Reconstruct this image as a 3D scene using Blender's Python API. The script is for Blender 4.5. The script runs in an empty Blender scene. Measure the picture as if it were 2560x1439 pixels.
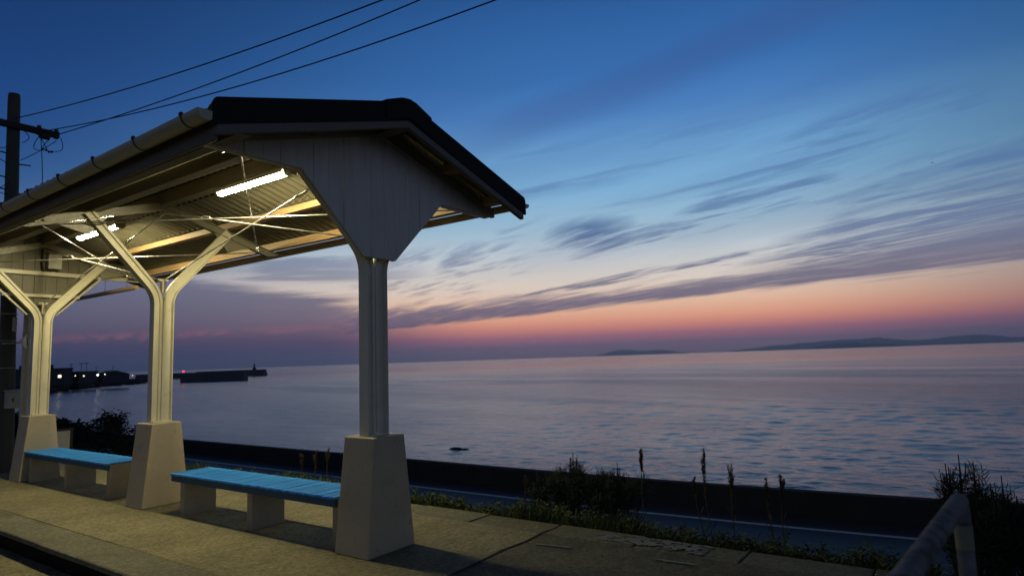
import bpy, bmesh, math, random
import numpy as np
from mathutils import Vector, Matrix, noise as mnoise
random.seed(7)
rad = math.radians
SC = bpy.context.scene
COL = SC.collection

# ------------------------------------------------------------------ camera
H = 1.5
cd = bpy.data.cameras.new('camera'); cam = bpy.data.objects.new('camera', cd); COL.objects.link(cam)
R_ = Vector((0.579225, -0.814490, -0.033228)); U_ = Vector((-0.070297, -0.090519, 0.993411)); F_ = Vector((0.812131, 0.573073, 0.109687))
cam.matrix_world = Matrix(((R_.x, U_.x, -F_.x, 0), (R_.y, U_.y, -F_.y, 0), (R_.z, U_.z, -F_.z, H), (0, 0, 0, 1)))
cd.sensor_width = 36; cd.lens = 22.4936; cd.clip_start = 0.05; cd.clip_end = 120000
cd.dof.use_dof = True; cd.dof.focus_distance = 5.6; cd.dof.aperture_fstop = 2.6
SC.camera = cam

# ------------------------------------------------------------------ node expression helper
class X:
    def __init__(s, nt, sock): s.nt, s.s = nt, sock
    @staticmethod
    def m(nt, op, *a, clamp=False):
        n = nt.nodes.new('ShaderNodeMath'); n.operation = op; n.use_clamp = clamp
        for i, v in enumerate(a):
            if isinstance(v, X): nt.links.new(v.s, n.inputs[i])
            else: n.inputs[i].default_value = v
        return X(nt, n.outputs[0])
    def __add__(s, o): return X.m(s.nt, 'ADD', s, o)
    __radd__ = __add__
    def __sub__(s, o): return X.m(s.nt, 'SUBTRACT', s, o)
    def __rsub__(s, o): return X.m(s.nt, 'SUBTRACT', o, s)
    def __mul__(s, o): return X.m(s.nt, 'MULTIPLY', s, o)
    __rmul__ = __mul__
    def __truediv__(s, o): return X.m(s.nt, 'DIVIDE', s, o)
    def f(s, op, *a): return X.m(s.nt, op, s, *a)
    def sat(s): return X.m(s.nt, 'ADD', s, 0.0, clamp=True)
    def ss(s, a, b):
        n = s.nt.nodes.new('ShaderNodeMapRange'); n.interpolation_type = 'SMOOTHSTEP'
        s.nt.links.new(s.s, n.inputs[0]); n.inputs[1].default_value = a; n.inputs[2].default_value = b
        return X(s.nt, n.outputs[0])
    def lin(s, a, b, c=0.0, d=1.0):
        n = s.nt.nodes.new('ShaderNodeMapRange')
        s.nt.links.new(s.s, n.inputs[0])
        for i, v in enumerate((a, b, c, d)): n.inputs[i+1].default_value = v
        return X(s.nt, n.outputs[0])
def s2l(c): return tuple(((v/255)/12.92 if v/255 <= .04045 else ((v/255+.055)/1.055)**2.4) for v in c)+(1,)
def ramp(nt, x, stops, interp='LINEAR'):
    n = nt.nodes.new('ShaderNodeValToRGB'); nt.links.new(x.s, n.inputs[0]); cr = n.color_ramp; cr.interpolation = interp
    while len(cr.elements) < len(stops): cr.elements.new(0.5)
    for e, (p_, c) in zip(cr.elements, stops): e.position = p_
    for e, (p_, c) in zip(cr.elements, stops): e.color = c if len(c) == 4 else tuple(c)+(1,)
    return n.outputs[0]
def mixc(nt, fac, a, b, mode='MIX'):
    n = nt.nodes.new('ShaderNodeMix'); n.data_type = 'RGBA'; n.blend_type = mode
    if isinstance(fac, X): nt.links.new(fac.s, n.inputs[0])
    else: n.inputs[0].default_value = fac
    for i, v in ((6, a), (7, b)):
        if hasattr(v, 'is_output'): nt.links.new(v, n.inputs[i])
        else: n.inputs[i].default_value = v if len(v) == 4 else tuple(v)+(1,)
    return n.outputs[2]
def comb(nt, x, y, z):
    n = nt.nodes.new('ShaderNodeCombineXYZ')
    for i, v in enumerate((x, y, z)):
        if isinstance(v, X): nt.links.new(v.s, n.inputs[i])
        else: n.inputs[i].default_value = v
    return n.outputs[0]
def noise(nt, vec, scale, detail=4, rough=.5, dist=0.0, lac=2.0):
    n = nt.nodes.new('ShaderNodeTexNoise'); nt.links.new(vec, n.inputs['Vector'])
    n.inputs['Scale'].default_value = scale; n.inputs['Detail'].default_value = detail
    n.inputs['Roughness'].default_value = rough; n.inputs['Distortion'].default_value = dist; n.inputs['Lacunarity'].default_value = lac
    return X(nt, n.outputs['Fac'])

# ------------------------------------------------------------------ dusk sky (world directions)
W = bpy.data.worlds.new('World'); SC.world = W; W.use_nodes = True
nt = W.node_tree; nt.nodes.clear()
tc = nt.nodes.new('ShaderNodeTexCoord'); sep = nt.nodes.new('ShaderNodeSeparateXYZ'); nt.links.new(tc.outputs['Generated'], sep.inputs[0])
dx, dy, dz = (X(nt, sep.outputs[i]) for i in range(3))
el = dz.f('ARCSINE') * (180/math.pi)
elp = el.f('MAXIMUM', 0.0)
az = dx.f('ARCTAN2', dy) * (180/math.pi)            # 0 along the shelter, 90 straight out to sea
t = (elp / 90.0).f('POWER', 0.5)                    # spreads the low elevations over the ramp
T = lambda e: (max(e, 0)/90)**.5
sun_side = ramp(nt, t, [(T(0), s2l((92, 84, 108))), (T(1.0), s2l((116, 90, 114))), (T(1.8), s2l((164, 104, 122))), (T(2.5), s2l((212, 134, 122))),
    (T(3.3), s2l((234, 164, 134))), (T(4.4), s2l((236, 190, 160))), (T(6.4), s2l((226, 211, 198))), (T(9.0), s2l((196, 205, 212))),
    (T(11.5), s2l((158, 190, 212))), (T(14.5), s2l((128, 177, 214))), (T(18), s2l((106, 158, 206))), (T(21), s2l((76, 128, 190))), (T(24), s2l((58, 112, 177))), (T(29), s2l((46, 95, 158))), (T(33), s2l((34, 74, 130))), (T(40), s2l((14, 28, 52))), (T(90), s2l((7, 12, 24)))])
anti = ramp(nt, t, [(T(0), s2l((46, 54, 88))), (T(1.5), s2l((54, 58, 94))), (T(3), s2l((68, 66, 102))), (T(4.5), s2l((84, 80, 114))), (T(7), s2l((88, 98, 136))), (T(10), s2l((64, 94, 144))),
    (T(14), s2l((40, 78, 134))), (T(20), s2l((30, 68, 126))), (T(27), s2l((24, 56, 106))), (T(34), s2l((14, 34, 66))), (T(45), s2l((7, 14, 28))), (T(90), s2l((6, 11, 22)))])
hi_w = el.ss(8, 18)
azs = az.ss(6, 48)*(1.0 - hi_w) + az.ss(12, 62)*hi_w
sky = mixc(nt, azs, anti, sun_side)
# behind the camera: added warm low band that lights the near faces, dark above
back = (az.ss(95, 120)).f('MAXIMUM', 1.0 - az.ss(-70, 12))
sky = mixc(nt, back, sky, ramp(nt, t, [(0, s2l((142, 130, 104))), (T(14), s2l((136, 126, 104))), (T(22), s2l((84, 82, 84))), (T(30), s2l((20, 24, 34))), (1, s2l((6, 10, 20)))]))
sky = mixc(nt, az.ss(74, 104) * (1.0 - az.ss(100, 125)) * 0.62, sky, (0.006, 0.05, 0.13, 1))
# clouds: a streaky sheet at altitude, seen in perspective, plus named banks
den = dz.f('MAXIMUM', 0.0) + 0.045
D_ = rad(20.0)
ps = (dx*math.sin(D_) + dy*math.cos(D_)) / den      # along the streaks
pq = (dx*math.cos(D_) - dy*math.sin(D_)) / den      # across them
wv = comb(nt, ps*0.45, pq*1.0, 0.0)
warp = noise(nt, wv, 1.3, 3)
streak = noise(nt, comb(nt, ps*0.50 + warp*0.9, pq*2.2 + warp*1.0, 3.1), 1.9, 8, .58)
fine = noise(nt, comb(nt, ps*0.9 + warp*1.2, pq*4.6 + warp*1.4, 9.7), 2.6, 7, .62)
soft = noise(nt, comb(nt, ps*0.28, pq*0.8, 5.5), 1.1, 3, .5)
wob = (streak - 0.5)
wis = streak*0.60 + fine*0.40
azw = az + (soft-.5)*10.0; elw = el + (streak-.5)*2.6 + (warp-.5)*1.6
def blob(a0, e0, ra, re, sl=0.0):
    u = (azw - a0) / ra; v = (elw - e0 - (az - a0)*sl) / re
    return (1.0 - (u*u + v*v)).f('MAXIMUM', 0.0)
# long dark bank over the glow: sharp lower edge, ragged top
u_ = az - 43.0
lo = 2.55 + u_*0.098 - u_*u_*0.00075
edge_lo = (el - lo + wob*0.7).ss(-0.10, 0.45)
edge_hi = 1.0 - (el - lo - 1.6 + (u_ - 9.0)*0.045 - (u_ - 9.0)*(u_ - 9.0)*0.0018 + wob*3.0).ss(-0.6, 0.6)
bank = edge_lo * edge_hi * az.ss(22, 44) * (0.80 + 0.35*wis.ss(.36, .6))
line2 = (1.0 - (((el - lo - 1.15 - u_*.062 + wob*1.8) / (0.20 + wis*.45)).f('ABSOLUTE')).ss(0.0, 1.0)) * az.ss(46, 58) * (1.0 - az.ss(88, 98)) * wis.ss(.36, .54) * 0.9
bank = bank.sat() * 0.95
def wisp(a0, e0, ra, re, sl, lo_, hi_, amt):
    return blob(a0, e0, ra, re, sl).ss(0.0, 0.75) * wis.ss(lo_, hi_) * amt
clump = blob(62.6, 10.7, 4.6, 2.2, 0.05) * (0.12 + wis.ss(.36, .58)*1.25)
wisps = wisp(66.5, 10.6, 6.5, 1.1, 0.10, .42, .60, .75).f('MAXIMUM', wisp(50, 8.4, 10, 2.4, 0.11, .44, .62, .7)).f('MAXIMUM', wisp(58, 12.2, 5, .9, 0.12, .50, .64, .5)).f('MAXIMUM', wisp(76, 12.9, 8, 1.7, 0.16, .44, .60, .75))
right_ = wisp(90, 8.9, 16, 3.9, 0.06, .38, .57, .9).f('MAXIMUM', wisp(88, 12.2, 10, 2.2, 0.10, .40, .60, .8))
upper = wisp(86, 16.8, 10, 2.6, 0.12, .43, .64, .65)
bandn = noise(nt, comb(nt, az*.040, el*.50 - az*.030, 1.7), 1.0, 7, .6, .4)
left_ = blob(30, 7.6, 20, 3.6, -0.02).ss(0.0, 0.7) * bandn.ss(.46, .60) * 0.65
lowl = (1.0 - (el - 7.35 + (az-24)*0.16 + (bandn-.5)*6.0).ss(-.7, .8)) * (1.0 - az.ss(37, 54)) * 0.92
veil_c = 18.9 + (az - 52.0)*0.30 - ((az - 52.0)*(az-52.0))*0.0022
veil = (1.0 - (((el - veil_c + (soft-.5)*3.0) / 2.7).f('ABSOLUTE')).ss(0.15, 1.0)) * az.ss(44, 58) * 0.45
cirn = noise(nt, comb(nt, az*.060 + warp*.5, el*.80 - az*.105 + warp*.9, 6.3), 1.0, 8, .60, .3)
cir2 = noise(nt, comb(nt, az*.028, el*.26 - az*.036, 2.6), 1.0, 4, .55, .2)
cirrus = cirn.ss(.44, .66) * cir2.ss(.36, .60) * (el.ss(7.6, 10.5)) * (1.0 - el.ss(15, 23)) * az.ss(42, 56) * 0.62
haze_band = cir2.ss(.42, .66) * el.ss(5, 10) * (1.0 - el.ss(22, 30)) * az.ss(40, 60) * 0.20
ccol = ramp(nt, t, [(T(0), s2l((58, 56, 90))), (T(2), s2l((78, 68, 100))), (T(4), s2l((110, 100, 122))), (T(6.5), s2l((116, 113, 134))), (T(9), s2l((104, 122, 156))), (T(13), s2l((84, 118, 164))), (T(18), s2l((70, 102, 160))), (T(25), s2l((58, 88, 146))), (1, s2l((20, 40, 76)))])
ccol = mixc(nt, (1.0 - az.ss(20, 48))*0.75, ccol, ramp(nt, t, [(T(0), s2l((42, 60, 94))), (T(1.2), s2l((50, 64, 96))), (T(2.4), s2l((72, 71, 98))), (T(4), s2l((84, 88, 114))), (T(7), s2l((98, 104, 130))), (T(12), s2l((80, 104, 144)))]))
dens = bank.f('MAXIMUM', line2).f('MAXIMUM', cirrus).f('MAXIMUM', haze_band).f('MAXIMUM', clump*0.85).f('MAXIMUM', wisps).f('MAXIMUM', right_).f('MAXIMUM', upper).f('MAXIMUM', left_).f('MAXIMUM', lowl).f('MAXIMUM', veil).sat()
sky = mixc(nt, dens, sky, ccol)
# thin pink streaks in the low cloud on the left
pk = (1.0 - (((el - 2.7 - (az-22)*0.035 + wob*1.6) / 0.5).f('ABSOLUTE')).ss(0.0, 1.0)) * az.ss(14, 24) * (1.0 - az.ss(34, 46)) * streak.ss(.35, .6) * 0.55
sky = mixc(nt, pk, sky, s2l((150, 98, 112)))
sky = mixc(nt, (0.0 - el).ss(0.0, 0.4), sky, s2l((40, 44, 62)))   # under the horizon
bg = nt.nodes.new('ShaderNodeBackground'); nt.links.new(sky, bg.inputs[0]); bg.inputs[1].default_value = 1.0
wo = nt.nodes.new('ShaderNodeOutputWorld'); nt.links.new(bg.outputs[0], wo.inputs[0])
W.cycles.sampling_method = 'MANUAL'; W.cycles.sample_map_resolution = 1024

vs = SC.view_settings; vs.view_transform = 'Standard'; vs.look = 'None'; vs.exposure = 0.0; vs.gamma = 1.0
SC.cycles.use_denoising = True
SC.cycles.max_bounces = 8; SC.cycles.diffuse_bounces = 4

# ------------------------------------------------------------------ materials
MATS = {}
def mat(name, col, rough=.6, metal=0.0, var=.15, vscale=6.0, bump=0.0, bscale=60.0, spec=.5, stain=None, emit=None, stretch=(1, 1, 1), bdist=.01):
    if name in MATS: return MATS[name]
    m = bpy.data.materials.new(name); m.use_nodes = True; t_ = m.node_tree; b = t_.nodes['Principled BSDF']
    tcn = t_.nodes.new('ShaderNodeTexCoord'); mp = t_.nodes.new('ShaderNodeMapping'); mp.inputs['Scale'].default_value = stretch
    t_.links.new(tcn.outputs['Object'], mp.inputs[0]); v = mp.outputs[0]
    n1 = noise(t_, v, vscale, 6, .6)
    c0 = tuple(c*(1-var) for c in col); c1 = tuple(min(1, c*(1+var)) for c in col)
    c = ramp(t_, n1, [(.3, c0), (.7, c1)])
    if stain:
        scol, sscale, lo_, hi_, amt = stain
        c = mixc(t_, noise(t_, v, sscale, 7, .65, .3).ss(lo_, hi_)*amt, c, scol)
    t_.links.new(c, b.inputs['Base Color'])
    r = n1.lin(.3, .7, max(0, rough-.08), min(1, rough+.08)); t_.links.new(r.s, b.inputs['Roughness'])
    b.inputs['Metallic'].default_value = metal; b.inputs['Specular IOR Level'].default_value = spec
    if bump:
        bn = t_.nodes.new('ShaderNodeBump'); bn.inputs['Strength'].default_value = bump; bn.inputs['Distance'].default_value = bdist
        t_.links.new(noise(t_, v, bscale, 5, .6).s, bn.inputs['Height']); t_.links.new(bn.outputs[0], b.inputs['Normal'])
    if emit:
        b.inputs['Emission Color'].default_value = tuple(emit[:3])+(1,); b.inputs['Emission Strength'].default_value = emit[3]
    MATS[name] = m; return m
cream = mat('cream_paint', (.60, .56, .43), .34, var=.06, bump=.30, bscale=85, stain=((.30, .22, .13), 9, .66, .80, .5), bdist=.004)
cream_gloss = mat('cream_gloss_paint', (.72, .68, .51), .33, var=.06, bump=.5, bscale=60, stain=((.28, .18, .10), 14, .68, .78, .6), bdist=.006)
board = mat('grey_cream_boards', (.64, .62, .53), .62, var=.10, vscale=3, bump=.15, bscale=30, stretch=(3, 3, .5), stain=((.36, .34, .26), 4, .55, .8, .5))
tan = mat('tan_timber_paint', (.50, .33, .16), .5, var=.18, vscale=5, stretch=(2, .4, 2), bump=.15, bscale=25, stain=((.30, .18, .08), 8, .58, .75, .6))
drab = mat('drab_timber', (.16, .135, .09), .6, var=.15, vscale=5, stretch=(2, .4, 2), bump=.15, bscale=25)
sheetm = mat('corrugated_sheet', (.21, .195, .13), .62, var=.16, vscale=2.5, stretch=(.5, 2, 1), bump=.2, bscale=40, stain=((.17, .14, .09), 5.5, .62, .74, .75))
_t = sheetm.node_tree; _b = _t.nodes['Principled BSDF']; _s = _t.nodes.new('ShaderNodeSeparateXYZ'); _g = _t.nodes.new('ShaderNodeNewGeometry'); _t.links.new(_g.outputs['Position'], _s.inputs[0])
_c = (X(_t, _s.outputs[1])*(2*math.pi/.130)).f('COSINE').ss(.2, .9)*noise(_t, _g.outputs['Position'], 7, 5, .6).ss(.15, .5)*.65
_l = _b.inputs['Base Color'].links[0].from_socket; _t.links.new(mixc(_t, _c, _l, (.07, .06, .035)), _b.inputs['Base Color'])   # furrow shade painted into the colour, broken up by noise
verge = mat('dark_slate', (.014, .014, .013), .8, var=.3, vscale=20, bump=.4, bscale=70, spec=.25)
barge = mat('weathered_barge', (.15, .14, .125), .65, var=.12, vscale=8, bump=.2, bscale=50)
gutterm = mat('gutter_plastic', (.52, .48, .33), .42, var=.06, vscale=6, stretch=(1, .3, 1), stain=((.34, .29, .18), 6, .55, .8, .5))
iron = mat('dark_iron', (.035, .03, .027), .6, var=.3, vscale=30, metal=.2)
galv = mat('galvanised_rod', (.62, .60, .54), .26, var=.08, metal=.35)
lampbody = mat('lamp_enamel', (.62, .60, .52), .4, var=.04)
capm = mat('lamp_end_cap', (.24, .23, .19), .5, var=.05)
plinthm = mat('plinth_paint', (.49, .41, .26), .45, var=.07, vscale=4, bump=.22, bscale=45, stain=((.33, .27, .18), 3.5, .56, .78, .5), bdist=.006)
bluem = mat('blue_bench_paint', (.045, .37, 1.0), .42, var=.12, vscale=9, bump=.2, bscale=60, stretch=(.6, 3, 1))
legm = mat('bench_leg_concrete', (.38, .32, .20), .7, var=.12, bump=.25, bscale=70)
polem = mat('pole_concrete', (.085, .08, .06), .85, var=.18, vscale=5, stretch=(2, 2, .4), bump=.25, bscale=60)
wirem = mat('black_cable', (.012, .012, .014), .6, var=.1)
boxm = mat('box_steel_paint', (.44, .44, .38), .45, var=.07, vscale=8, stain=((.25, .2, .13), 9, .6, .8, .5))
platem = mat('white_plate', (.75, .76, .74), .4, var=.04)
inkm = mat('black_ink', (.015, .015, .018), .6, var=.1)
steelp = mat('worn_galvanised_pipe', (.13, .14, .145), .75, metal=.0, var=.45, vscale=16, bump=.5, bscale=40, spec=.25, stain=((.035, .03, .025), 13, .48, .62, .85))
tape = mat('yellowed_tape', (.23, .225, .14), .7, var=.3)
wallm = mat('seawall_concrete', (.032, .032, .032), .9, var=.3, vscale=1.2, bump=.3, bscale=8, spec=.2)
asphalt = mat('asphalt', (.05, .05, .055), .62, var=.2, vscale=40, bump=.3, bscale=120, spec=.5)
linem = mat('road_paint', (.66, .67, .68), .6, var=.15, vscale=12)
soil = mat('soil', (.035, .03, .024), .95, var=.4, vscale=4, bump=.5, bscale=20, spec=.2)
grassm = mat('grass_blades', (.07, .09, .022), .6, var=.35, vscale=5, spec=.3)
pinem = mat('pine_needles', (.022, .036, .02), .7, var=.35, vscale=6, spec=.2)
stalkm = mat('dry_seed_stalk', (.085, .06, .04), .85, var=.3, vscale=15, spec=.2)
leafd = mat('dark_leaves', (.022, .03, .02), .8, var=.35, vscale=3, spec=.2)
bark = mat('bark', (.05, .04, .03), .9, var=.3, vscale=20, bump=.5, bscale=40)
rockm = mat('sea_rock', (.03, .03, .032), .85, var=.3, vscale=2, bump=.6, bscale=6)
harb = mat('harbour_concrete', (.075, .08, .09), .9, var=.2, vscale=.1)
bldm = mat('harbour_building_wall', (.04, .045, .055), .9, var=.2, vscale=.2)
landm = mat('far_land', (.035, .042, .05), 1.0, var=.3, vscale=.02)
islem = mat('hazed_island', (.50, .56, .66), 1.0, var=.1, vscale=.0008)  # pale blue distance haze put into the island colour
islen = mat('hazed_near_island', (.32, .38, .48), 1.0, var=.15, vscale=.001)  # same painted haze, weaker for the nearer island
whitepatch = mat('worn_white_marking', (.19, .185, .155), .7, var=.35, vscale=25, stain=((.16, .15, .12), 18, .42, .58, .85))
seam = mat('joint_dirt', (.02, .018, .014), 1, var=.3)
tube_on = mat('lit_tube', (.8, .8, .7), .4, var=.0, emit=(1.0, .88, .51, 200.0))
lampw = mat('far_lamp_warm', (.5, .5, .5), .5, emit=(1.0, .86, .60, 2.0))
lampc = mat('far_lamp_white', (.5, .5, .5), .5, emit=(1.0, .98, .78, 4.0))
lampr = mat('far_lamp_red', (.5, .1, .1), .5, emit=(1.0, .03, .06, 3.0))

tube_on.cycles.emission_sampling = 'FRONT'
for m_ in (lampw, lampc, lampr): m_.cycles.emission_sampling = 'NONE'
# platform concrete: patchy, pitted, stained
def concrete(name, c0, c1, spot):
    m = bpy.data.materials.new(name); m.use_nodes = True; t_ = m.node_tree; b = t_.nodes['Principled BSDF']
    v = t_.nodes.new('ShaderNodeTexCoord').outputs['Object']
    big = noise(t_, v, 1.1, 6, .62, .5); mid = noise(t_, v, 7, 6, .7); grit = noise(t_, v, 24, 5, .8); pit = noise(t_, v, 55, 4, .75)
    c = ramp(t_, big.ss(.36, .64)*.55 + mid.ss(.38, .62)*.45, [(0, c0), (1, c1)])
    c = mixc(t_, grit.ss(.50, .62)*.65, c, spot)
    c = mixc(t_, pit.ss(.55, .64)*.6, c, tuple(x*.8 for x in spot))
    c = mixc(t_, (1.0 - grit.ss(.36, .46))*.55, c, tuple(min(1, x*1.45) for x in c1))
    c = mixc(t_, noise(t_, v, 2.1, 8, .7, .6).ss(.55, .72)*.5, c, tuple(x*.5 for x in c0))
    c = mixc(t_, noise(t_, v, 1.6, 7, .7, 1.0).ss(.58, .70)*.4, c, (.20, .12, .05))
    c = mixc(t_, noise(t_, v, 9.0, 3, .5).ss(.74, .76)*.8, c, (.02, .018, .012))
    t_.links.new(c, b.inputs['Base Color']); b.inputs['Roughness'].default_value = .85; b.inputs['Specular IOR Level'].default_value = .3
    bn = t_.nodes.new('ShaderNodeBump'); bn.inputs['Strength'].default_value = .9; bn.inputs['Distance'].default_value = .02
    t_.links.new((grit*.8 + mid*.9 + pit*.35).s, bn.inputs['Height']); t_.links.new(bn.outputs[0], b.inputs['Normal'])
    return m
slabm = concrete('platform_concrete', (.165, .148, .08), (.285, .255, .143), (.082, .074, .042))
copem = concrete('coping_concrete', (.13, .125, .08), (.21, .20, .135), (.07, .07, .045))

_t = plinthm.node_tree; _b = _t.nodes['Principled BSDF']; _v = _t.nodes.new('ShaderNodeTexCoord').outputs['Object']; _l = _b.inputs['Base Color'].links[0].from_socket
_m = _t.nodes.new('ShaderNodeMapping'); _m.inputs['Scale'].default_value = (3, 3, 1); _t.links.new(_v, _m.inputs[0])
_c = mixc(_t, noise(_t, _v, 14, 6, .7, .8).ss(.60, .66)*.45, _l, (.22, .17, .10))          # dirt spots
_c = mixc(_t, noise(_t, _m.outputs[0], 3.0, 7, .75, 1.2).ss(.58, .72)*.5, _c, (.26, .21, .13))  # run-off stains
_c = mixc(_t, noise(_t, _v, 33, 3, .6, 2.0).ss(.70, .73)*.7, _c, (.72, .68, .58))        # scuffs
_t.links.new(_c, _b.inputs['Base Color'])
# ------------------------------------------------------------------ mesh builder
def wloc(o):
    v = Vector((0, 0, 0))
    while o is not None: v += o.location; o = o.parent
    return v
class MB:
    def __init__(s): s.v, s.f = [], []
    def add(s, vs_, fs):
        n = len(s.v); s.v += [tuple(v) for v in vs_]; s.f += [tuple(i+n for i in f) for f in fs]; return s
    def box(s, x0, x1, y0, y1, z0, z1):
        return s.add([(x, y, z) for z in (z0, z1) for y in (y0, y1) for x in (x0, x1)], [(0, 2, 3, 1), (4, 5, 7, 6), (0, 1, 5, 4), (2, 6, 7, 3), (0, 4, 6, 2), (1, 3, 7, 5)])
    def hexa(s, bot, top):
        n = len(bot)
        return s.add(list(bot)+list(top), [tuple(range(n-1, -1, -1)), tuple(range(n, 2*n))]+[(i, (i+1) % n, (i+1) % n+n, i+n) for i in range(n)])
    def prism(s, poly, a, b, axis='y'):      # poly in (x,z) for y ; (y,z) for x ; (x,y) for z
        g = {'y': lambda p, t: (p[0], t, p[1]), 'x': lambda p, t: (t, p[0], p[1]), 'z': lambda p, t: (p[0], p[1], t)}[axis]
        return s.hexa([g(p, a) for p in poly], [g(p, b) for p in poly])
    def beam(s, A, B, w, h, up=(0, 0, 1)):
        A, B = Vector(A), Vector(B); d = (B-A).normalized(); si = d.cross(Vector(up)).normalized(); u = si.cross(d)
        q = [(-w/2, -h/2), (w/2, -h/2), (w/2, h/2), (-w/2, h/2)]
        return s.hexa([A+si*a+u*b for a, b in q], [B+si*a+u*b for a, b in q])
    def tube(s, pts, r, n=8, cap=True):
        pts = [Vector(p) for p in pts]; k = len(pts); rr = r if isinstance(r, (list, tuple)) else [r]*k
        ref = None; base = len(s.v)
        for i, p in enumerate(pts):
            d = (pts[min(i+1, k-1)]-pts[max(i-1, 0)]).normalized()
            if ref is None: ref = d.orthogonal().normalized()
            ref = (ref-d*ref.dot(d)).normalized(); b = d.cross(ref)
            for j in range(n):
                a = 2*math.pi*j/n; s.v.append(tuple(p+(ref*math.cos(a)+b*math.sin(a))*rr[i]))
        for i in range(k-1):
            for j in range(n):
                j2 = (j+1) % n; s.f.append((base+i*n+j, base+i*n+j2, base+(i+1)*n+j2, base+(i+1)*n+j))
        if cap: s.f.append(tuple(base+j for j in range(n-1, -1, -1))); s.f.append(tuple(base+(k-1)*n+j for j in range(n)))
        return s
    def ball(s, c, rx, ry=None, rz=None, n=10, m=6, jag=0):
        ry = ry or rx; rz = rz or rx; base = len(s.v)
        for i in range(m+1):
            th = math.pi*i/m
            for j in range(n):
                a = 2*math.pi*j/n; k = 1+jag*(random.random()-.5)
                s.v.append((c[0]+rx*k*math.sin(th)*math.cos(a), c[1]+ry*k*math.sin(th)*math.sin(a), c[2]+rz*k*math.cos(th)))
        for i in range(m):
            for j in range(n):
                j2 = (j+1) % n; s.f.append((base+i*n+j, base+(i+1)*n+j, base+(i+1)*n+j2, base+i*n+j2))
        return s
    def leaf(s, p, d, L, w):
        p, d = Vector(p), Vector(d).normalized(); sd = d.cross(Vector((random.uniform(-1, 1), random.uniform(-1, 1), random.uniform(-1, 1)))).normalized()
        return s.add([p, p+d*L*.5+sd*w*.5, p+d*L, p+d*L*.5-sd*w*.5], [(0, 1, 2, 3)])
    def build(s, name, m, parent=None, origin=None, smooth=False, bevel=0, seg=2):
        o_ = Vector(origin) if origin is not None else (wloc(parent) if parent else Vector((0, 0, 0)))
        me = bpy.data.meshes.new(name); me.from_pydata([(a-o_.x, b-o_.y, c-o_.z) for a, b, c in s.v], [], s.f); me.update()
        bm = bmesh.new(); bm.from_mesh(me); bmesh.ops.recalc_face_normals(bm, faces=bm.faces[:]) if len(bm.faces) < 60000 and not getattr(s, 'keep', 0) else None
        bm.to_mesh(me); bm.free()
        if smooth:
            me.polygons.foreach_set('use_smooth', [True]*len(me.polygons))
            if smooth != 'all':
                try: me.set_sharp_from_angle(angle=rad(40))
                except Exception: pass
        me.materials.append(m); ob = bpy.data.objects.new(name, me); COL.objects.link(ob)
        if parent: ob.parent = parent; ob.location = o_ - wloc(parent)
        else: ob.location = o_
        if bevel:
            bv = ob.modifiers.new('bevel', 'BEVEL'); bv.width = bevel; bv.segments = seg; bv.limit_method = 'ANGLE'; bv.angle_limit = rad(35)
        return ob
def tag(o, label=None, cat=None, group=None, kind=None):
    for k, v in (('label', label), ('category', cat), ('group', group), ('kind', kind)):
        if v: o[k] = v
    return o
def empty(name, loc, label, cat, group=None):
    o = bpy.data.objects.new(name, None); COL.objects.link(o); o.location = loc; o.empty_display_size = .2
    return tag(o, label, cat, group)
def dup(root, off, label):
    c = root.copy(); COL.objects.link(c); c.location = root.location + Vector(off); c['label'] = label
    def rec(src, dst):
        for ch in list(src.children):
            k = ch.copy(); COL.objects.link(k); k.parent = dst; rec(ch, k)
    rec(root, c); return c

# ------------------------------------------------------------------ ground, road, sea, platform
SEA = -8.0; WAVE = .0160
def seawall_x(y):
    return 18.9 + max(0, (14-y))**2*0.0041 - (0.002*max(0, y-60)**1.5)
g = MB(); prof = [(-3000, 30), (-300, 8), (-60, .5), (-12, -.9), (-1.3, -1.0), (5.09, -1.0), (5.10, -.06), (5.7, -.14), (7.0, -1.1), (10.0, -3.05), (14, -3.05)]
ys = [-300, -120, -60, -30, -15, -8, -4, 0, 4, 8, 12, 16, 20, 25, 30, 38, 48, 60, 75, 90, 110, 140]
rows = []
for y in ys:
    sx = seawall_x(y)
    rows.append([(x, y, z) for x, z in prof]+[(sx+.2, y, -3.05), (sx+.45, y, -6.6), (sx+3.5, y, -9.5)])
nc = len(rows[0]); g.v = [p for r in rows for p in r]
g.f = [(i*nc+j, i*nc+j+1, (i+1)*nc+j+1, (i+1)*nc+j) for i in range(len(rows)-1) for j in range(nc-1)]
tag(g.build('ground', soil), kind='structure')
def strip(name, m, x0f, x1f, z, y0=-120, y1=110, step=4):
    b = MB(); y = y0; n = 0
    while y <= y1:
        b.v += [(x0f(y), y, z), (x1f(y), y, z)]
        if n: b.f.append((2*n-2, 2*n-1, 2*n+1, 2*n))
        n += 1; y += step
    return tag(b.build(name, m), kind='structure')
strip('road', asphalt, lambda y: 10.6, lambda y: seawall_x(y)-.02, -3.046)
strip('road_marking', linem, lambda y: seawall_x(y)-1.42, lambda y: seawall_x(y)-1.24, -3.041)
sb = MB(); n = 0
for y in range(-120, 111, 3):
    x = seawall_x(y); sb.v += [(x, y, -3.2), (x+.06, y, -2.40), (x+.36, y, -2.40), (x+.42, y, -3.2)]
    if n:
        for k in range(3): sb.f.append((4*n-4+k, 4*n-3+k, 4*n+1+k, 4*n+k))
    n += 1
tag(sb.build('seawall', wallm), 'long dark concrete seawall running along the far side of the road', 'wall')

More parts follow.
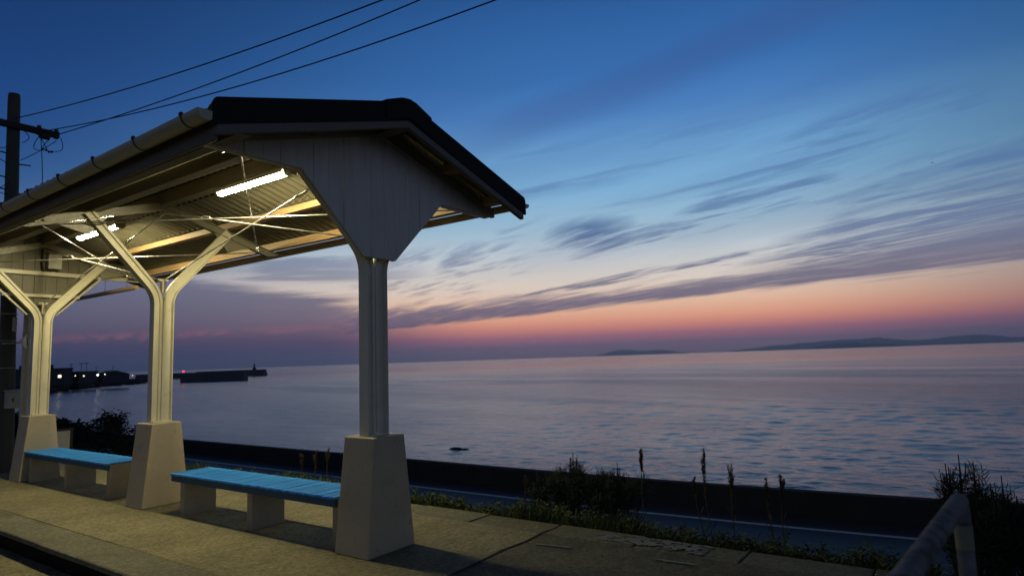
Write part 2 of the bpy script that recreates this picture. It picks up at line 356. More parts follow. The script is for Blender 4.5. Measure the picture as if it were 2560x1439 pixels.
sea = bpy.data.materials.new('sea_water'); sea.use_nodes = True; t_ = sea.node_tree; b = t_.nodes['Principled BSDF']
b.inputs['Base Color'].default_value = (.006, .016, .034, 1); b.inputs['IOR'].default_value = 1.5; b.inputs['Specular IOR Level'].default_value = .5
geo = t_.nodes.new('ShaderNodeNewGeometry'); sp = t_.nodes.new('ShaderNodeSeparateXYZ'); t_.links.new(geo.outputs['Position'], sp.inputs[0])
px, py = X(t_, sp.outputs[0]), X(t_, sp.outputs[1])
dist = (px*px + py*py).f('SQRT')
rip = noise(t_, comb(t_, px*1.9 + py*.3, py*.8 - px*.2, 4.0), 1.0, 4, .6, .4)
calm = noise(t_, comb(t_, px*.020 - py*.006, py*.0042, 2.0), 1.0, 4, .55, .5).ss(.38, .62)
bn = t_.nodes.new('ShaderNodeBump'); bn.inputs['Distance'].default_value = .25
far_rip = noise(t_, comb(t_, px*.33 + py*.04, py*.075 - px*.02, 6.0), 1.0, 5, .65, .3)
t_.links.new(((1.0 - dist.ss(90, 900))*(.28 + calm*.35)).s, bn.inputs['Strength']); t_.links.new((rip*(1.0 - dist.ss(60, 260)) + far_rip*dist.ss(60, 200)*5.0).s, bn.inputs['Height']); t_.links.new(bn.outputs[0], b.inputs['Normal'])
dw = dist*(0.62 + calm*.76)
gl = ramp(t_, (dw.f('MAXIMUM', 20.0)/20.0).f('LOGARITHM', 10.0)/2.0, [(math.log10(d_/20)/2, (v_, v_, v_)) for d_, v_ in ((45, .11), (80, .16), (110, .20), (150, .20), (185, .16), (270, .17), (340, .22), (430, .18), (560, .13), (1000, .15), (1900, .17))])
rgh_n = t_.nodes.new('ShaderNodeSeparateXYZ'); t_.links.new(gl, rgh_n.inputs[0]); t_.links.new((X(t_, rgh_n.outputs[0]) + calm*.03).s, b.inputs['Roughness'])
# the water is a fan of quads with real waves, fine where the waves can be told apart
hc = H - SEA; rr = 1.0/np.linspace(1/22.0, 1/800.0, 960)
rr = np.concatenate([rr, np.geomspace(850, 29000, 40)]); dr = np.gradient(rr)
aa = np.radians(np.concatenate([np.linspace(-60, 0, 30)[:-1], np.linspace(0, 104, 1500), np.linspace(104, 170, 30)[1:]]))
Rg, Ag = np.meshgrid(rr, aa, indexing='ij'); Xg = Rg*np.sin(Ag); Yg = Rg*np.cos(Ag); Zg = np.zeros_like(Xg); rng = np.random.default_rng(4)
for i in range(64):
    lam = .7*(6.5/.7)**(rng.random()**1.1); th = math.radians(rng.normal(78, 34)); kx, ky = 2*math.pi/lam*math.sin(th), 2*math.pi/lam*math.cos(th)
    att = np.clip((lam/(dr*1.4) - 1.6)/2.0, 0, 1)[:, None]
    Zg += att*(WAVE*lam/(2*math.pi))*np.sin(kx*Xg + ky*Yg + rng.random()*6.283)
gust = .75 + .35*np.sin(Xg*.045 + Yg*.012 + 1.5*np.sin(Yg*.011))*np.sin(Yg*.017 - Xg*.02 + 1.0)
Zg = SEA + Zg*gust
nr, na = Xg.shape; me = bpy.data.meshes.new('sea'); me.vertices.add(nr*na); me.vertices.foreach_set('co', np.stack([Xg, Yg, Zg], -1).astype(np.float32).ravel())
idx = np.arange(nr*na).reshape(nr, na); q = np.stack([idx[:-1, :-1], idx[:-1, 1:], idx[1:, 1:], idx[1:, :-1]], -1).reshape(-1, 4)[:, ::-1]
nf = len(q); me.loops.add(nf*4); me.loops.foreach_set('vertex_index', q.ravel().astype(np.int32)); me.polygons.add(nf)
me.polygons.foreach_set('loop_start', np.arange(0, nf*4, 4, dtype=np.int32)); me.polygons.foreach_set('loop_total', np.full(nf, 4, dtype=np.int32)); me.update(calc_edges=True); me.validate()
me.polygons.foreach_set('use_smooth', [True]*nf); me.materials.append(sea)
so = bpy.data.objects.new('sea', me); COL.objects.link(so); tag(so, kind='structure')


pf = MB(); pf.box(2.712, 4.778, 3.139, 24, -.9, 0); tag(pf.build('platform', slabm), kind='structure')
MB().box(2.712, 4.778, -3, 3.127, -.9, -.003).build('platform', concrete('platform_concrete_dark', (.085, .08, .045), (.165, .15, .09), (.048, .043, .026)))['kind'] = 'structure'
cp = MB()
for k in range(-11, 23):
    y = 5.345 + k*.8265; dzz = random.uniform(-.004, .001)
    xo = 2.352+random.uniform(-.004, .004); cp.prism([(xo, -.045), (xo, -.020), (xo+.005, -.007), (xo+.018, dzz), (2.7115, min(dzz, 0)-.0005), (2.7115, -.045)], y+.0015, y+.825)
tag(cp.build('platform_edge', copem, bevel=.004), kind='structure')
fe = MB()
for k in range(-8, 24):
    y = 3.133 + k*.8275; gap_ = .006 if k != 0 else .012
    fe.box(4.782, 5.115+random.uniform(-.01, .01), y+gap_, y+.8275-.004, -.3, random.uniform(-.006, .004))
tag(fe.build('platform_back_kerb', copem, bevel=.012), kind='structure')
rs = MB(); rs.box(2.385, 2.70, -3, 24, -.9, -.046); tag(rs.build('platform_step_wall', mat('shaded_step', (.012, .011, .008), .95, var=.4, vscale=12, spec=.1)), kind='structure')  # shade on the step face put in as a near-black colour
lp = MB(); lp.box(-1.25, 2.418, -3, 24, -1.0, -.18); tag(lp.build('lower_platform', slabm, bevel=.01), kind='structure')
pm = MB()
def quad(b_, pts, z): b_.hexa([(x, y, z) for x, y in pts], [(x, y, z+.003) for x, y in pts])
def worn_dash(A, B, w):
    A, B = Vector(A), Vector(B); d = (B-A); L = d.length; d.normalize(); nrm = Vector((-d.y, d.x)); n = 9
    up = [A+d*L*i/n+nrm*(w/2*random.uniform(.5, 1.1)) for i in range(n+1)]; dn = [A+d*L*i/n-nrm*(w/2*random.uniform(.5, 1.1)) for i in range(n+1)]
    for i in range(n): quad(pm, [dn[i], dn[i+1], up[i+1], up[i]], .004)
worn_dash((4.472, 3.0), (4.515, 2.70), .032); worn_dash((4.566, 2.02), (4.585, 1.72), .034)
worn_dash((4.775, 3.965), (5.08, 3.945), .010); worn_dash((4.85, 1.505), (5.11, 1.49), .012)
for i in range(170):
    fx, fy = random.uniform(4.83, 5.06), random.uniform(1.76, 2.66); r_ = random.uniform(.008, .034)*(1.2-abs(fx-4.95)*4); q_ = [(fx+r_*random.uniform(.5, 1.2)*math.cos(a), fy+1.6*r_*random.uniform(.5, 1.2)*math.sin(a)) for a in (0, 1.2, 2.5, 3.8, 5.1)]
    quad(pm, q_, .003+i*.00001)
tag(pm.build('platform_marking', whitepatch), kind='structure')
ck = MB()
pts = [(3.05, 3.10), (3.5, 3.12), (3.9, 3.128), (4.2, 3.15), (4.5, 3.12), (4.79, 3.145), (4.95, 3.12), (5.13, 3.138)]
for a, c in zip(pts, pts[1:]): quad(ck, [(a[0], a[1]-.008), (c[0], c[1]-.009), (c[0], c[1]+.009), (a[0], a[1]+.008)], .002)
tag(ck.build('platform_crack', seam), kind='structure')

# ------------------------------------------------------------------ the shelter
CX, CY, S = 3.744, 4.090, 3.591
Y3 = CY+2*S
Y0, Y1 = 3.66, Y3+.44                      # roof ends
Z0 = 3.62; SL = .30
sh = empty('platform_shelter', (CX, CY+S, 0), 'open cream platform shelter with gabled roof on three Y-shaped columns', 'shelter')
zr = lambda d: Z0-SL*abs(d)
for k in range(3):
    y = CY+S*k
    pl = MB().hexa([(CX-.259, y-.197, 0), (CX+.259, y-.197, 0), (CX+.259, y+.197, 0), (CX-.259, y+.197, 0)],
                   [(CX-.164, y-.183, .91), (CX+.164, y-.183, .91), (CX+.164, y+.183, .91), (CX-.164, y+.183, .91)])
    pl.build('plinth', plinthm, sh, bevel=.012, seg=3)
def arc_path(sg):
    x0 = CX+sg*.115; pts = [Vector((x0, .88)), Vector((x0, 1.6)), Vector((x0, 2.26))]
    ang = rad(42); Rr = .30
    c = Vector((x0+sg*Rr, 2.26))
    for i in range(1, 9):
        a = ang*i/8; pts.append(Vector((c.x-sg*Rr*math.cos(a), c.y+Rr*math.sin(a))))
    d = Vector((sg*math.sin(ang), math.cos(ang))); e = pts[-1]
    t_end = (CX+sg*.86-e.x)/d.x
    pts += [e+d*t_end*.5, e+d*t_end]
    return pts
PROF = [(0, -.052), (0, .052), (.010, .052), (.016, .010), (.078, .008), (.082, .028), (.108, .026), (.112, .020), (.112, -.020), (.108, -.026), (.082, -.028), (.078, -.008), (.016, -.010), (.010, -.052)]
for k in range(3):
    y = CY+S*k
    col = MB().box(CX-.02, CX+.02, y-.03, y+.03, 2.40, 2.545).build('column', cream_gloss, sh, bevel=.004)
    MB().box(CX-.10, CX+.10, y-.07, y+.07, .905, .925).build('base_plate', cream_gloss, col, bevel=.004)
    MB().box(CX-.06, CX+.06, y-.012, y+.012, 2.547, 2.57).build('tie_plate', cream_gloss, col, bevel=.003)
    for sg in (-1, 1):
        P = arc_path(sg); rb = MB(); n = len(PROF)
        for i, p in enumerate(P):
            d = (P[min(i+1, len(P)-1)]-P[max(i-1, 0)]).normalized(); nn = Vector((d.y, -d.x))*(-sg)   # towards the inside
            if nn.x*sg > 0 and i < 3: nn = -nn
            for a, w in PROF: rb.v.append((p.x+nn.x*a, y+w, p.y+nn.y*a))
        for i in range(len(P)-1):
            for j in range(n):
                j2 = (j+1) % n; rb.f.append((i*n+j, i*n+j2, (i+1)*n+j2, (i+1)*n+j))
        rb.f.append(tuple(range(n))); rb.f.append(tuple((len(P)-1)*n+j for j in range(n)))
        rb.build('rail', cream_gloss, col, smooth=True)
    for sg in (-1, 1):                      # channel rafter with tapered tip and gusset
        rf = MB(); tp = lambda d: 3.50-SL*d
        A = [(0.0, tp(0)), (1.53, tp(1.53)), (1.53, tp(1.53)-.02), (1.38, tp(1.38)-.095), (0.0, tp(0)-.095)]
        rf.prism([(CX+sg*a, z) for a, z in A], y-.005, y+.005)
        for zo, d1 in ((-.006, 1.53), (-.092, 1.36)):
            rf.prism([(CX, tp(0)+zo), (CX+sg*d1, tp(d1)+zo), (CX+sg*d1, tp(d1)+zo-.007), (CX, tp(0)+zo-.007)], y-.034, y+.034)
        rf.prism([(CX+sg*.62, tp(.62)-.10), (CX+sg*1.12, tp(1.12)-.10), (CX+sg*.80, tp(.80)-.27)], y-.0075, y+.0075)
        for d in (1.22, 1.30): rf.tube([(CX+sg*d, y-.03, tp(d)-.05), (CX+sg*d, y+.03, tp(d)-.05)], .014, 6)
        rf.build('rafter', mat('rafter_gloss_paint', (.27, .255, .19), .20, var=.08, bump=.9, bscale=55, spec=.7, stain=((.24, .17, .10), 14, .66, .78, .6), bdist=.006), sh)
# roof sheets (two lapped rows on each slope)
for sg in (-1, 1):
    sheet = MB(); pit = .130; ny = int((Y1-Y0)/pit*14)
    for (d0, d1, dzz) in ((.05, .86, .010), (.78, 1.64, 0.0)):
        base = len(sheet.v)
        for i in range(ny+1):
            y = Y0+(Y1-Y0)*i/ny; w = .017*math.cos(2*math.pi*y/pit)
            for (d, top) in ((d0, 0), (d1, 0), (d1, 1), (d0, 1)): sheet.v.append((CX+sg*d, y, zr(d)+w+.017+dzz+top*.006))
        for i in range(ny):
            for j in range(4): sheet.f.append((base+i*4+j, base+i*4+(j+1) % 4, base+i*4+4+(j+1) % 4, base+i*4+4+j))
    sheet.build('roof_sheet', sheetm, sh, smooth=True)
cap = MB(); prof_c = [(-.30, zr(.30)+.028), (-.16, zr(.16)+.05), (-.08, 3.66), (0, 3.672), (.08, 3.66), (.16, zr(.16)+.05), (.30, zr(.30)+.028)]
cap.prism([(CX+a, z) for a, z in prof_c]+[(CX+a, z-.014) for a, z in reversed(prof_c)], Y0, Y1); cap.build('ridge_cap', verge, sh)
# purlins
def purlin(name, x0, x1, z0, z1, m, ya=Y0+.02, yb=Y1-.02): MB().box(x0, x1, ya, yb, z0, z1).build(name, m, sh, bevel=.004)
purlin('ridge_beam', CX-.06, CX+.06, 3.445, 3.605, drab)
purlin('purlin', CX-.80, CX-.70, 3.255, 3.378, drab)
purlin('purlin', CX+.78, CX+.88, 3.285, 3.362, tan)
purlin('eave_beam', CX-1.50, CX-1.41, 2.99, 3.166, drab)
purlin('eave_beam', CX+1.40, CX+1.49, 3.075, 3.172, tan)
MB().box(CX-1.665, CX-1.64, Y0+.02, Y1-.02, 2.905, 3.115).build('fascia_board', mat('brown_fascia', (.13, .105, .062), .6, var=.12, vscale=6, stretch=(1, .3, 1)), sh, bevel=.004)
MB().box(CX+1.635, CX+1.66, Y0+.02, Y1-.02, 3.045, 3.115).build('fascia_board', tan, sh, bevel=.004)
# verge covers and barge boards at both ends
for ye, dr in ((Y0, -1), (Y1, 1)):
    for sg in (-1, 1):
        ya, yb = sorted((ye+dr*.0, ye+dr*.03)); pb, pc = sorted((ye-dr*.03, ye+dr*.018))
        zt = lambda d: 3.668-SL*d
        vc = MB()
        vc.prism([(CX+sg*.0, zt(0)), (CX+sg*1.68, zt(1.68)), (CX+sg*1.70, zt(1.70)-.03), (CX+sg*1.705, zt(1.70)-.175), (CX, zt(0)-.165)], ya, yb)
        y2a, y2b = sorted((ye, ye-dr*.16))
        vc.prism([(CX, zt(0)-.003), (CX+sg*1.60, zt(1.60)-.003), (CX+sg*1.60, zt(1.60)-.014), (CX, zt(0)-.014)], y2a+.001, y2b-.001)
        vc.build('verge_cover', verge, sh, bevel=.006)
        MB().prism([(CX, zt(0)-.11), (CX+sg*1.67, zt(1.67)-.11), (CX+sg*1.67, zt(1.67)-.235), (CX, zt(0)-.225)], pb, pc-.001 if dr > 0 else pc).build('barge_board', barge, sh, bevel=.003)
    ya, yb = sorted((ye-dr*.17, ye+dr*.042))
    rp = [(-.27, 3.600), (-.17, 3.640), (-.08, 3.676), (0, 3.688), (.08, 3.676), (.17, 3.640), (.27, 3.600), (.27, 3.43), (0, 3.51), (-.27, 3.43)]
    MB().prism([(CX+a, z) for a, z in rp], ya, yb).build('ridge_verge_cap', verge, sh, bevel=.012)
# boarded gables
gt = lambda d: 3.612-SL*abs(d)
gb = lambda d: 2.38 if abs(d) <= .18 else (2.38+(abs(d)-.18)*(.605/.61) if abs(d) < .79 else 2.985)
for yp, dr in ((CY-.088, -1), (Y3+.088, 1)):
    gm = MB(); d = -1.56; w = .146
    while d < 1.56:
        e = min(d+w, 1.56); ks = sorted([d+.0015, e-.0015]+[q for q in (-.79, -.18, 0, .18, .79) if d+.002 < q < e-.002])
        dp = random.uniform(-.003, .003); up = [(CX+q, gt(q)) for q in ks if gt(q) > gb(q)+.002]; dn = [(CX+q, gb(q)) for q in ks if gt(q) > gb(q)+.002]
        if len(up) > 1: gm.prism(dn+up[::-1], yp+dr*.010+dp, yp-dr*.010+dp)
        d = e
    gp = gm.build('gable_panel', board if dr < 0 else mat('dark_gable_boards', (.14, .13, .09), .5, var=.12, vscale=3, bump=.15, bscale=30, stretch=(3, 3, .5)), sh, bevel=.0015, seg=1)  # darker board tone on the far gable
    tr = MB(); ins = yp-dr*.035
    for sg in (-1, 1):
        for A, B in (((1.54, 2.992), (.79, 2.992)), ((.79, 2.992), (.18, 2.387))):
            tr.beam((CX+sg*A[0], ins, A[1]), (CX+sg*B[0], ins, B[1]), .048, .024)
    tr.beam((CX-.18, ins, 2.394), (CX+.18, ins, 2.394), .044, .022)
    tr.build('edge_trim', cream, gp)
    rb = MB(); yo = yp+dr*.024
    for sg in (-1, 1): rb.prism([(CX+sg*.003, 3.555), (CX+sg*1.60, 3.555-SL*1.60), (CX+sg*1.60, 2.988), (CX+sg*1.565, 2.978), (CX+sg*.003, 3.447)], yo-.012, yo+.012)
    rb.build('gable_rafter', drab if dr > 0 else mat('olive_board', (.34, .32, .24), .6, var=.08), gp, bevel=.003)
    if dr > 0:
        ba = MB(); ba.box(CX-1.2, CX+1.2, yp-.052, yp-.012, 2.985, 3.045); ba.box(CX-.5, CX+.5, yp-.05, yp-.012, 2.655, 2.70); ba.build('batten', cream, gp, bevel=.003)
# tie rods with turnbuckles
def rod(A, B, tpos, r=.0072):
    A, B = Vector(A), Vector(B); o = MB().tube([A, B], r, 8).build('tie_rod', galv, sh, smooth=True)
    d = (B-A).normalized(); c = A.lerp(B, tpos); sd = d.cross(Vector((0, 0, 1))).normalized(); uu = sd.cross(d)
    tb = MB(); L = .085
    loop = [c-d*L+uu*.004, c-d*(L-.02)+uu*.019, c+d*(L-.02)+uu*.019, c+d*L+uu*.004]
    tb.tube(loop, .0075, 6); tb.tube([2*c-p for p in loop], .0075, 6)
    for q in (-1, 1): tb.tube([c+d*q*(L-.012), c+d*q*(L+.03)], .014, 6)
    tb.build('turnbuckle', galv, o)
for k in range(2):
    ya, yb = CY+S*k, CY+S*(k+1)
    rod((CX-1.22, ya+.03, 3.03), (CX+1.22, yb-.03, 3.03), .95)
    rod((CX+1.22, ya+.03, 3.03), (CX-1.22, yb-.03, 3.03), .88)
    rod((CX+.01, ya+.02, 3.36), (CX+.01, yb-.03, 2.56), .27)
    rod((CX-.01, ya+.03, 2.56), (CX-.01, yb-.02, 3.36), .74)
# gutters
def gutter(x, y0, y1, z0, z1, r, m, n=40):
    gb_ = MB(); A = [math.pi+math.pi*i/12 for i in range(13)]; base = 0
    for i in range(n+1):
        f = i/n; y = y0+(y1-y0)*f; z = z0+(z1-z0)*f
        for a in A: gb_.v.append((x+r*math.cos(a), y, z+r*math.sin(a)))
        for a in reversed(A): gb_.v.append((x+(r-.004)*math.cos(a), y, z+(r-.004)*math.sin(a)))
    q = 26
    for i in range(n):
        for j in range(q): gb_.f.append((i*q+j, i*q+(j+1) % q, (i+1)*q+(j+1) % q, (i+1)*q+j))
    e0 = [(x+r*math.cos(a), z0+r*math.sin(a)) for a in A]; gb_.prism(e0, y0-.004, y0)
    gb_.prism([(a, b_+z1-z0) for a, b_ in e0], y1, y1+.004)
    return gb_.build('gutter', m, sh, smooth=True)
GX = CX-1.735; gz = lambda y: 3.062-(y-Y0)*.012
gu = gutter(GX, Y0-.02, Y1+.01, gz(Y0), gz(Y1), .062, gutterm)
y = Y0+.17
while y < Y1:
    br = MB(); z = gz(y); br.tube([(GX+.0655*math.cos(a), y, z+.002+.0655*math.sin(a)) for a in [math.pi+math.pi*i/10 for i in range(11)]], .0045, 5)
    br.box(GX-.07, GX-.055, y-.014, y+.014, z-.004, z+.016); br.beam((GX+.06, y, z), (GX+.09, y, z+.03), .012, .006); br.build('gutter_bracket', iron, gu)
    y += .62
gs = gutter(CX+1.735, Y0-.015, Y1+.01, 3.105, 3.075, .045, gutterm)
# roof bolts standing above the gutter line
# hanging timber pole under the seaward eave at the far end
hp_ = MB().tube([(4.9, 10.9, 2.85), (4.9, 13.7, 2.845)], .036, 10).build('hanging_pole', tan, sh, smooth=True)
for y in (11.25, 12.05): MB().tube([(4.9, y, 2.88), (4.9, y, 3.26)], .003, 5).build('hanger_wire', wirem, hp_)

# ------------------------------------------------------------------ lamps
def lamp(y, label):
    L = empty('ceiling_lamp', (CX, y, 3.44), label, 'lamp', 'tube lamps under the shelter roof')
    x = CX+.01; hb = MB(); hb.prism([(x-.045, 3.443), (x-.05, 3.418), (x-.03, 3.404), (x+.03, 3.404), (x+.05, 3.418), (x+.045, 3.443)], y-.62, y+.62); hb.build('housing', lampbody, L, bevel=.003)
    for sx in (-1, 1): MB().prism([(x+sx*.050, 3.4175), (x+sx*.060, 3.389), (x+sx*.056, 3.389), (x+sx*.046, 3.4175)], y-.584, y+.584).build('added_light_shield_lip', lampbody, L)  # lips added to keep tube light off the ceiling sheets
    tb = MB(); P = [(x+.044*math.cos(math.pi+math.pi*i/12), 3.406+.044*math.sin(math.pi+math.pi*i/12)) for i in range(13)]
    tb.prism(P, y-.585, y+.585); tb.f = [f for f in tb.f if len(f) == 4 and not (0 in f and 12 in f)]; tb.build('diffuser', tube_on, L, smooth=True)
    ec = MB(); ec.prism([(x-.05, 3.442), (x-.05, 3.38), (x-.03, 3.355), (x+.03, 3.355), (x+.05, 3.38), (x+.05, 3.442)], y-.68, y-.586); ec.build('end_cap', capm, L, bevel=.008)
    ec = MB(); ec.prism([(x-.046, 3.442), (x-.046, 3.38), (x-.03, 3.36), (x+.03, 3.36), (x+.046, 3.38), (x+.046, 3.442)], y+.586, y+.61); ec.build('end_cap', lampbody, L, bevel=.006)
    return L
l1 = lamp(5.90, 'lit white tube lamp under the ridge beside the near boarded gable')
l2 = dup(l1, (0, S, 0), 'lit white tube lamp farther back, partly behind a column arm')

# ------------------------------------------------------------------ benches
def bench(y0, label):
    y1 = y0+2.66; ym = (y0+y1)/2
    B = empty('bench', (3.755, ym, 0), label, 'bench', 'blue slatted benches between the plinths')
    sl = MB(); n = 62; pt = (y1-y0)/n
    for i in range(n):
        a = y0+i*pt; e = random.uniform(-.004, .004); dzz = random.uniform(-.0022, .0022); g_ = random.uniform(.005, .0105)
        sl.box(3.535+e, 3.972+e, a+.002, a+pt-g_, .400+dzz, .420+dzz)
    sl.build('seat', bluem, B, bevel=.003)
    for x in (3.548, 3.93): MB().box(x, x+.028, y0+.012, y1-.012, -.064+.400, .398).build('apron', mat('shaded_blue_paint', (.012, .075, .13), .5, var=.15, vscale=9, bump=.2, bscale=40), B, bevel=.003)  # bench blue darkened to paint in the shade on the aprons
    for y in (y0+.012, y1-.042): MB().box(3.578, 3.928, y, y+.03, .337, .396).build('end_rail', bluem, B, bevel=.003)
    for y in (y0-.008, y0+1.22, y0+2.43):
        MB().box(3.577, 3.927, y, y+.085, -.005, .396).build('leg', legm, B, bevel=.005)
    return B
b1 = bench(4.345, 'blue slatted bench on concrete legs between the nearest and middle plinths')
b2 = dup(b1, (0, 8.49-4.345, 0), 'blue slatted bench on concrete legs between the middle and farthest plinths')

# ------------------------------------------------------------------ boxes, pole, wires
jb = empty('junction_box', (3.86, Y3+.04, 3.19), 'small cream junction box fixed high on the inside of the far boarded gable', 'junction box')
MB().box(3.775, 3.935, Y3-.06, Y3+.07, 3.09, 3.30).build('case', boxm, jb, bevel=.006)
MB().box(3.768, 3.942, Y3-.072, Y3-.061, 3.085, 3.305).build('door', boxm, jb, bevel=.004)
MB().tube([(3.80, Y3, 3.09), (3.74, Y3+.02, 3.05), (3.72, Y3+.03, 3.15), (3.72, Y3+.04, 3.4)], .012, 6).build('cable', wirem, jb)
PX, PY = 3.70, 12.52
up_ = empty('utility_pole', (PX+.05, PY, 0), 'tall concrete utility pole with a crossarm standing beyond the shelter', 'utility pole')
MB().tube([(PX+.05, PY, -.1), (PX-.02, PY, 3.0), (PX-.085, PY, 6.05), (PX-.087, PY, 6.13)], [.118, .104, .086, .078], 16).build('shaft', polem, up_, smooth=True)
MB().beam((3.02, PY-.10, 5.57), (4.24, PY-.10, 5.565), .085, .10).build('crossarm', bark, up_, bevel=.005)
for x in (3.12, 3.30, 3.95, 4.20): MB().tube([(x, PY-.10, 5.50), (x, PY-.10, 5.66)], .034, 8).build('insulator', iron, up_)
MB().box(3.97, 4.10, PY-.15, PY-.05, 5.46, 5.515).build('clamp', iron, up_)
for z, sgn in ((4.95, 1), (4.45, 1), (5.1, -1), (4.7, -1), (4.5, -1)):
    MB().tube([(PX-.06, PY, z), (PX-.06+sgn*.24, PY-.03, z+.015)], .011, 6).build('step_bolt', iron, up_)
jw = MB()
def loopw(A, B, sag, r=.0065, n=10, sx=0):
    A, B = Vector(A), Vector(B); jw.tube([A.lerp(B, i/n)+Vector((sx*math.sin(math.pi*i/n), 0, -sag*math.sin(math.pi*i/n))) for i in range(n+1)], r, 5)
y_ = PY-.12
loopw((3.95, y_, 5.48), (4.06, y_, 5.26), .12, sx=-.12); loopw((3.96, y_, 5.48), (4.07, y_, 5.27), .05, sx=.03); loopw((4.10, y_, 5.46), (4.03, y_, 5.27), .04, sx=-.05)
loopw((4.26, y_, 5.53), (4.12, y_, 5.25), .06, sx=.10); loopw((4.20, y_, 5.46), (3.71, y_, 5.0), .02); loopw((3.97, y_, 5.5), (4.02, y_, 4.0), .0, sx=.03)
loopw((3.72, y_, 5.52), (3.72, y_, 5.30), .0, sx=.09); loopw((3.2, y_, 5.5), (3.55, y_, 5.2), .18); loopw((3.1, y_, 5.4), (3.56, y_, 4.9), .1); loopw((3.2, y_, 5.55), (3.4, y_, 4.6), .3); loopw((2.9, y_, 5.2), (3.58, y_, 4.4), .25); loopw((2.9, y_, 4.3), (3.58, y_, 4.6), .1)
for q in ((4.06, 5.26), (4.10, 5.24), (4.14, 5.25), (4.0, 5.26)): jw.ball((q[0], y_, q[1]), .022, n=6, m=4)
jw.build('jumper_wire', wirem, up_)
for z in (1.62, 2.05, 2.48): MB().tube([(PX+.0+.114*math.cos(a), PY+.114*math.sin(a), z) for a in [2*math.pi*i/14 for i in range(15)]], .006, 5).build('steel_band', galv, up_)
def wire(name, A, c, L, label):
    d = Vector((.1395, -.9902)); P = []
    for i in range(61):
        s_ = L*i/60; P.append((A[0]+d.x*s_, A[1]+d.y*s_, c[0]*s_*s_+c[1]*s_+c[2]))
    tag(MB().tube(P, .0085, 5).build(name, wirem), label, 'power line', 'overhead wires from the utility pole')
wire('power_line', (3.62, 12.5), (.00702741, -.0831778, 5.70552), 26, 'thin black overhead wire from the pole above its crossarm, highest of the three')
wire('power_line', (4.25, 12.4), (.00602807, -.0225528, 5.59594), 26, 'thin black overhead wire from the tip of the crossarm, middle one at the top')
wire('power_line', (4.00, 12.4), (.00876581, -.1083184, 5.57533), 26, 'thin black overhead wire from mid crossarm, lowest of the three')
mbx = empty('pole_box', (3.74, PY-.2, 1.12), 'small grey steel box strapped to the utility pole', 'utility box')
MB().box(3.66, 3.86, PY-.24, PY-.12, .99, 1.245).build('case', boxm, mbx, bevel=.005)
MB().hexa([(3.645, PY-.27, 1.246), (3.875, PY-.27, 1.246), (3.875, PY-.11, 1.262), (3.645, PY-.11, 1.262)], [(3.645, PY-.27, 1.262), (3.875, PY-.27, 1.262), (3.875, PY-.11, 1.278), (3.645, PY-.11, 1.278)]).build('lid', boxm, mbx)
MB().box(3.725, 3.745, PY-.252, PY-.241, 1.09, 1.15).build('latch', iron, mbx)
npl = empty('number_plate', (3.74, PY-.13, 2.32), 'small white plate with dark characters on the utility pole', 'sign')
plq = MB(); q0 = (3.705, PY-.115); plq.box(3.715, 3.775, PY-.130, PY-.124, 2.20, 2.42); plq.build('plate', platem, npl)
def glyph(b_, x, z, h, strokes, y):
    for (a, c, e, f) in strokes: b_.beam((x+a*h, y, z+c*h), (x+e*h, y, z+f*h), .002, h*.14, up=(0, 1, 0)) if False else b_.tube([(x+a*h, y, z+c*h), (x+e*h, y, z+f*h)], h*.075, 4)
ink = MB(); yk = PY-.1315
glyph(ink, 3.728, 2.375, .034, [(0, 1, 1, 1), (0, .5, 1, .5), (0, 0, 1, 0), (.5, 0, .5, 1)], yk)
glyph(ink, 3.728, 2.322, .034, [(0, 1, 0, 0), (0, 1, 1, 1), (1, 1, 1, 0), (0, 0, 1, 0), (0, .5, 1, .5)], yk)
glyph(ink, 3.728, 2.268, .034, [(0, 1, 1, 1), (1, 1, 1, .5), (0, .5, 1, .5), (0, .5, 0, 0), (0, 0, 1, 0)], yk)
glyph(ink, 3.728, 2.215, .034, [(0, 1, 1, 1), (1, 1, .4, 0), (.1, .5, .9, .5)], yk)
ink.build('lettering', inkm, npl)
# drainpipe and small triangular sign behind the farthest column
dp = MB(); dp.tube([(3.79, 12.0, 0), (3.79, 12.0, 2.46)], .05, 12); dp.tube([(3.79, 12.0, 2.10), (3.79, 12.0, 2.16)], .057, 12)
tag(dp.build('drainpipe', gutterm, smooth=True, origin=(3.79, 12, 0)), 'plain olive upright pipe behind the farthest column', 'pipe')
ts = empty('bracket_sign', (3.74, 11.93, 2.0), 'small pale diamond sign on a bracket beside the farthest column', 'sign')
MB().prism([(3.66, 2.01), (3.76, 2.14), (3.80, 2.01), (3.76, 1.90)], 11.90, 11.912).build('panel', platem, ts)
MB().tube([(3.60, 12.40, 2.0), (3.70, 11.915, 2.0)], .012, 6).build('bracket', galv, ts)
MB().prism([(3.757, 2.10), (3.775, 2.05), (3.775, 1.97), (3.757, 1.94), (3.765, 2.02)], 11.896, 11.899).build('marking', inkm, ts)
nb = empty('notice_board', (5.05, 14, -.2), 'low grey panel in a dark frame behind the farthest plinth', 'board')
MB().box(4.95, 5.18, 13.99, 14.01, .06, .44).build('panel', boxm, nb)
fr = MB(); fr.box(4.92, 5.23, 13.975, 13.989, .44, .475); fr.box(5.185, 5.225, 13.975, 14.02, -.3, .439); fr.box(4.905, 4.945, 13.975, 14.02, -.3, .439); fr.build('frame', iron, nb)

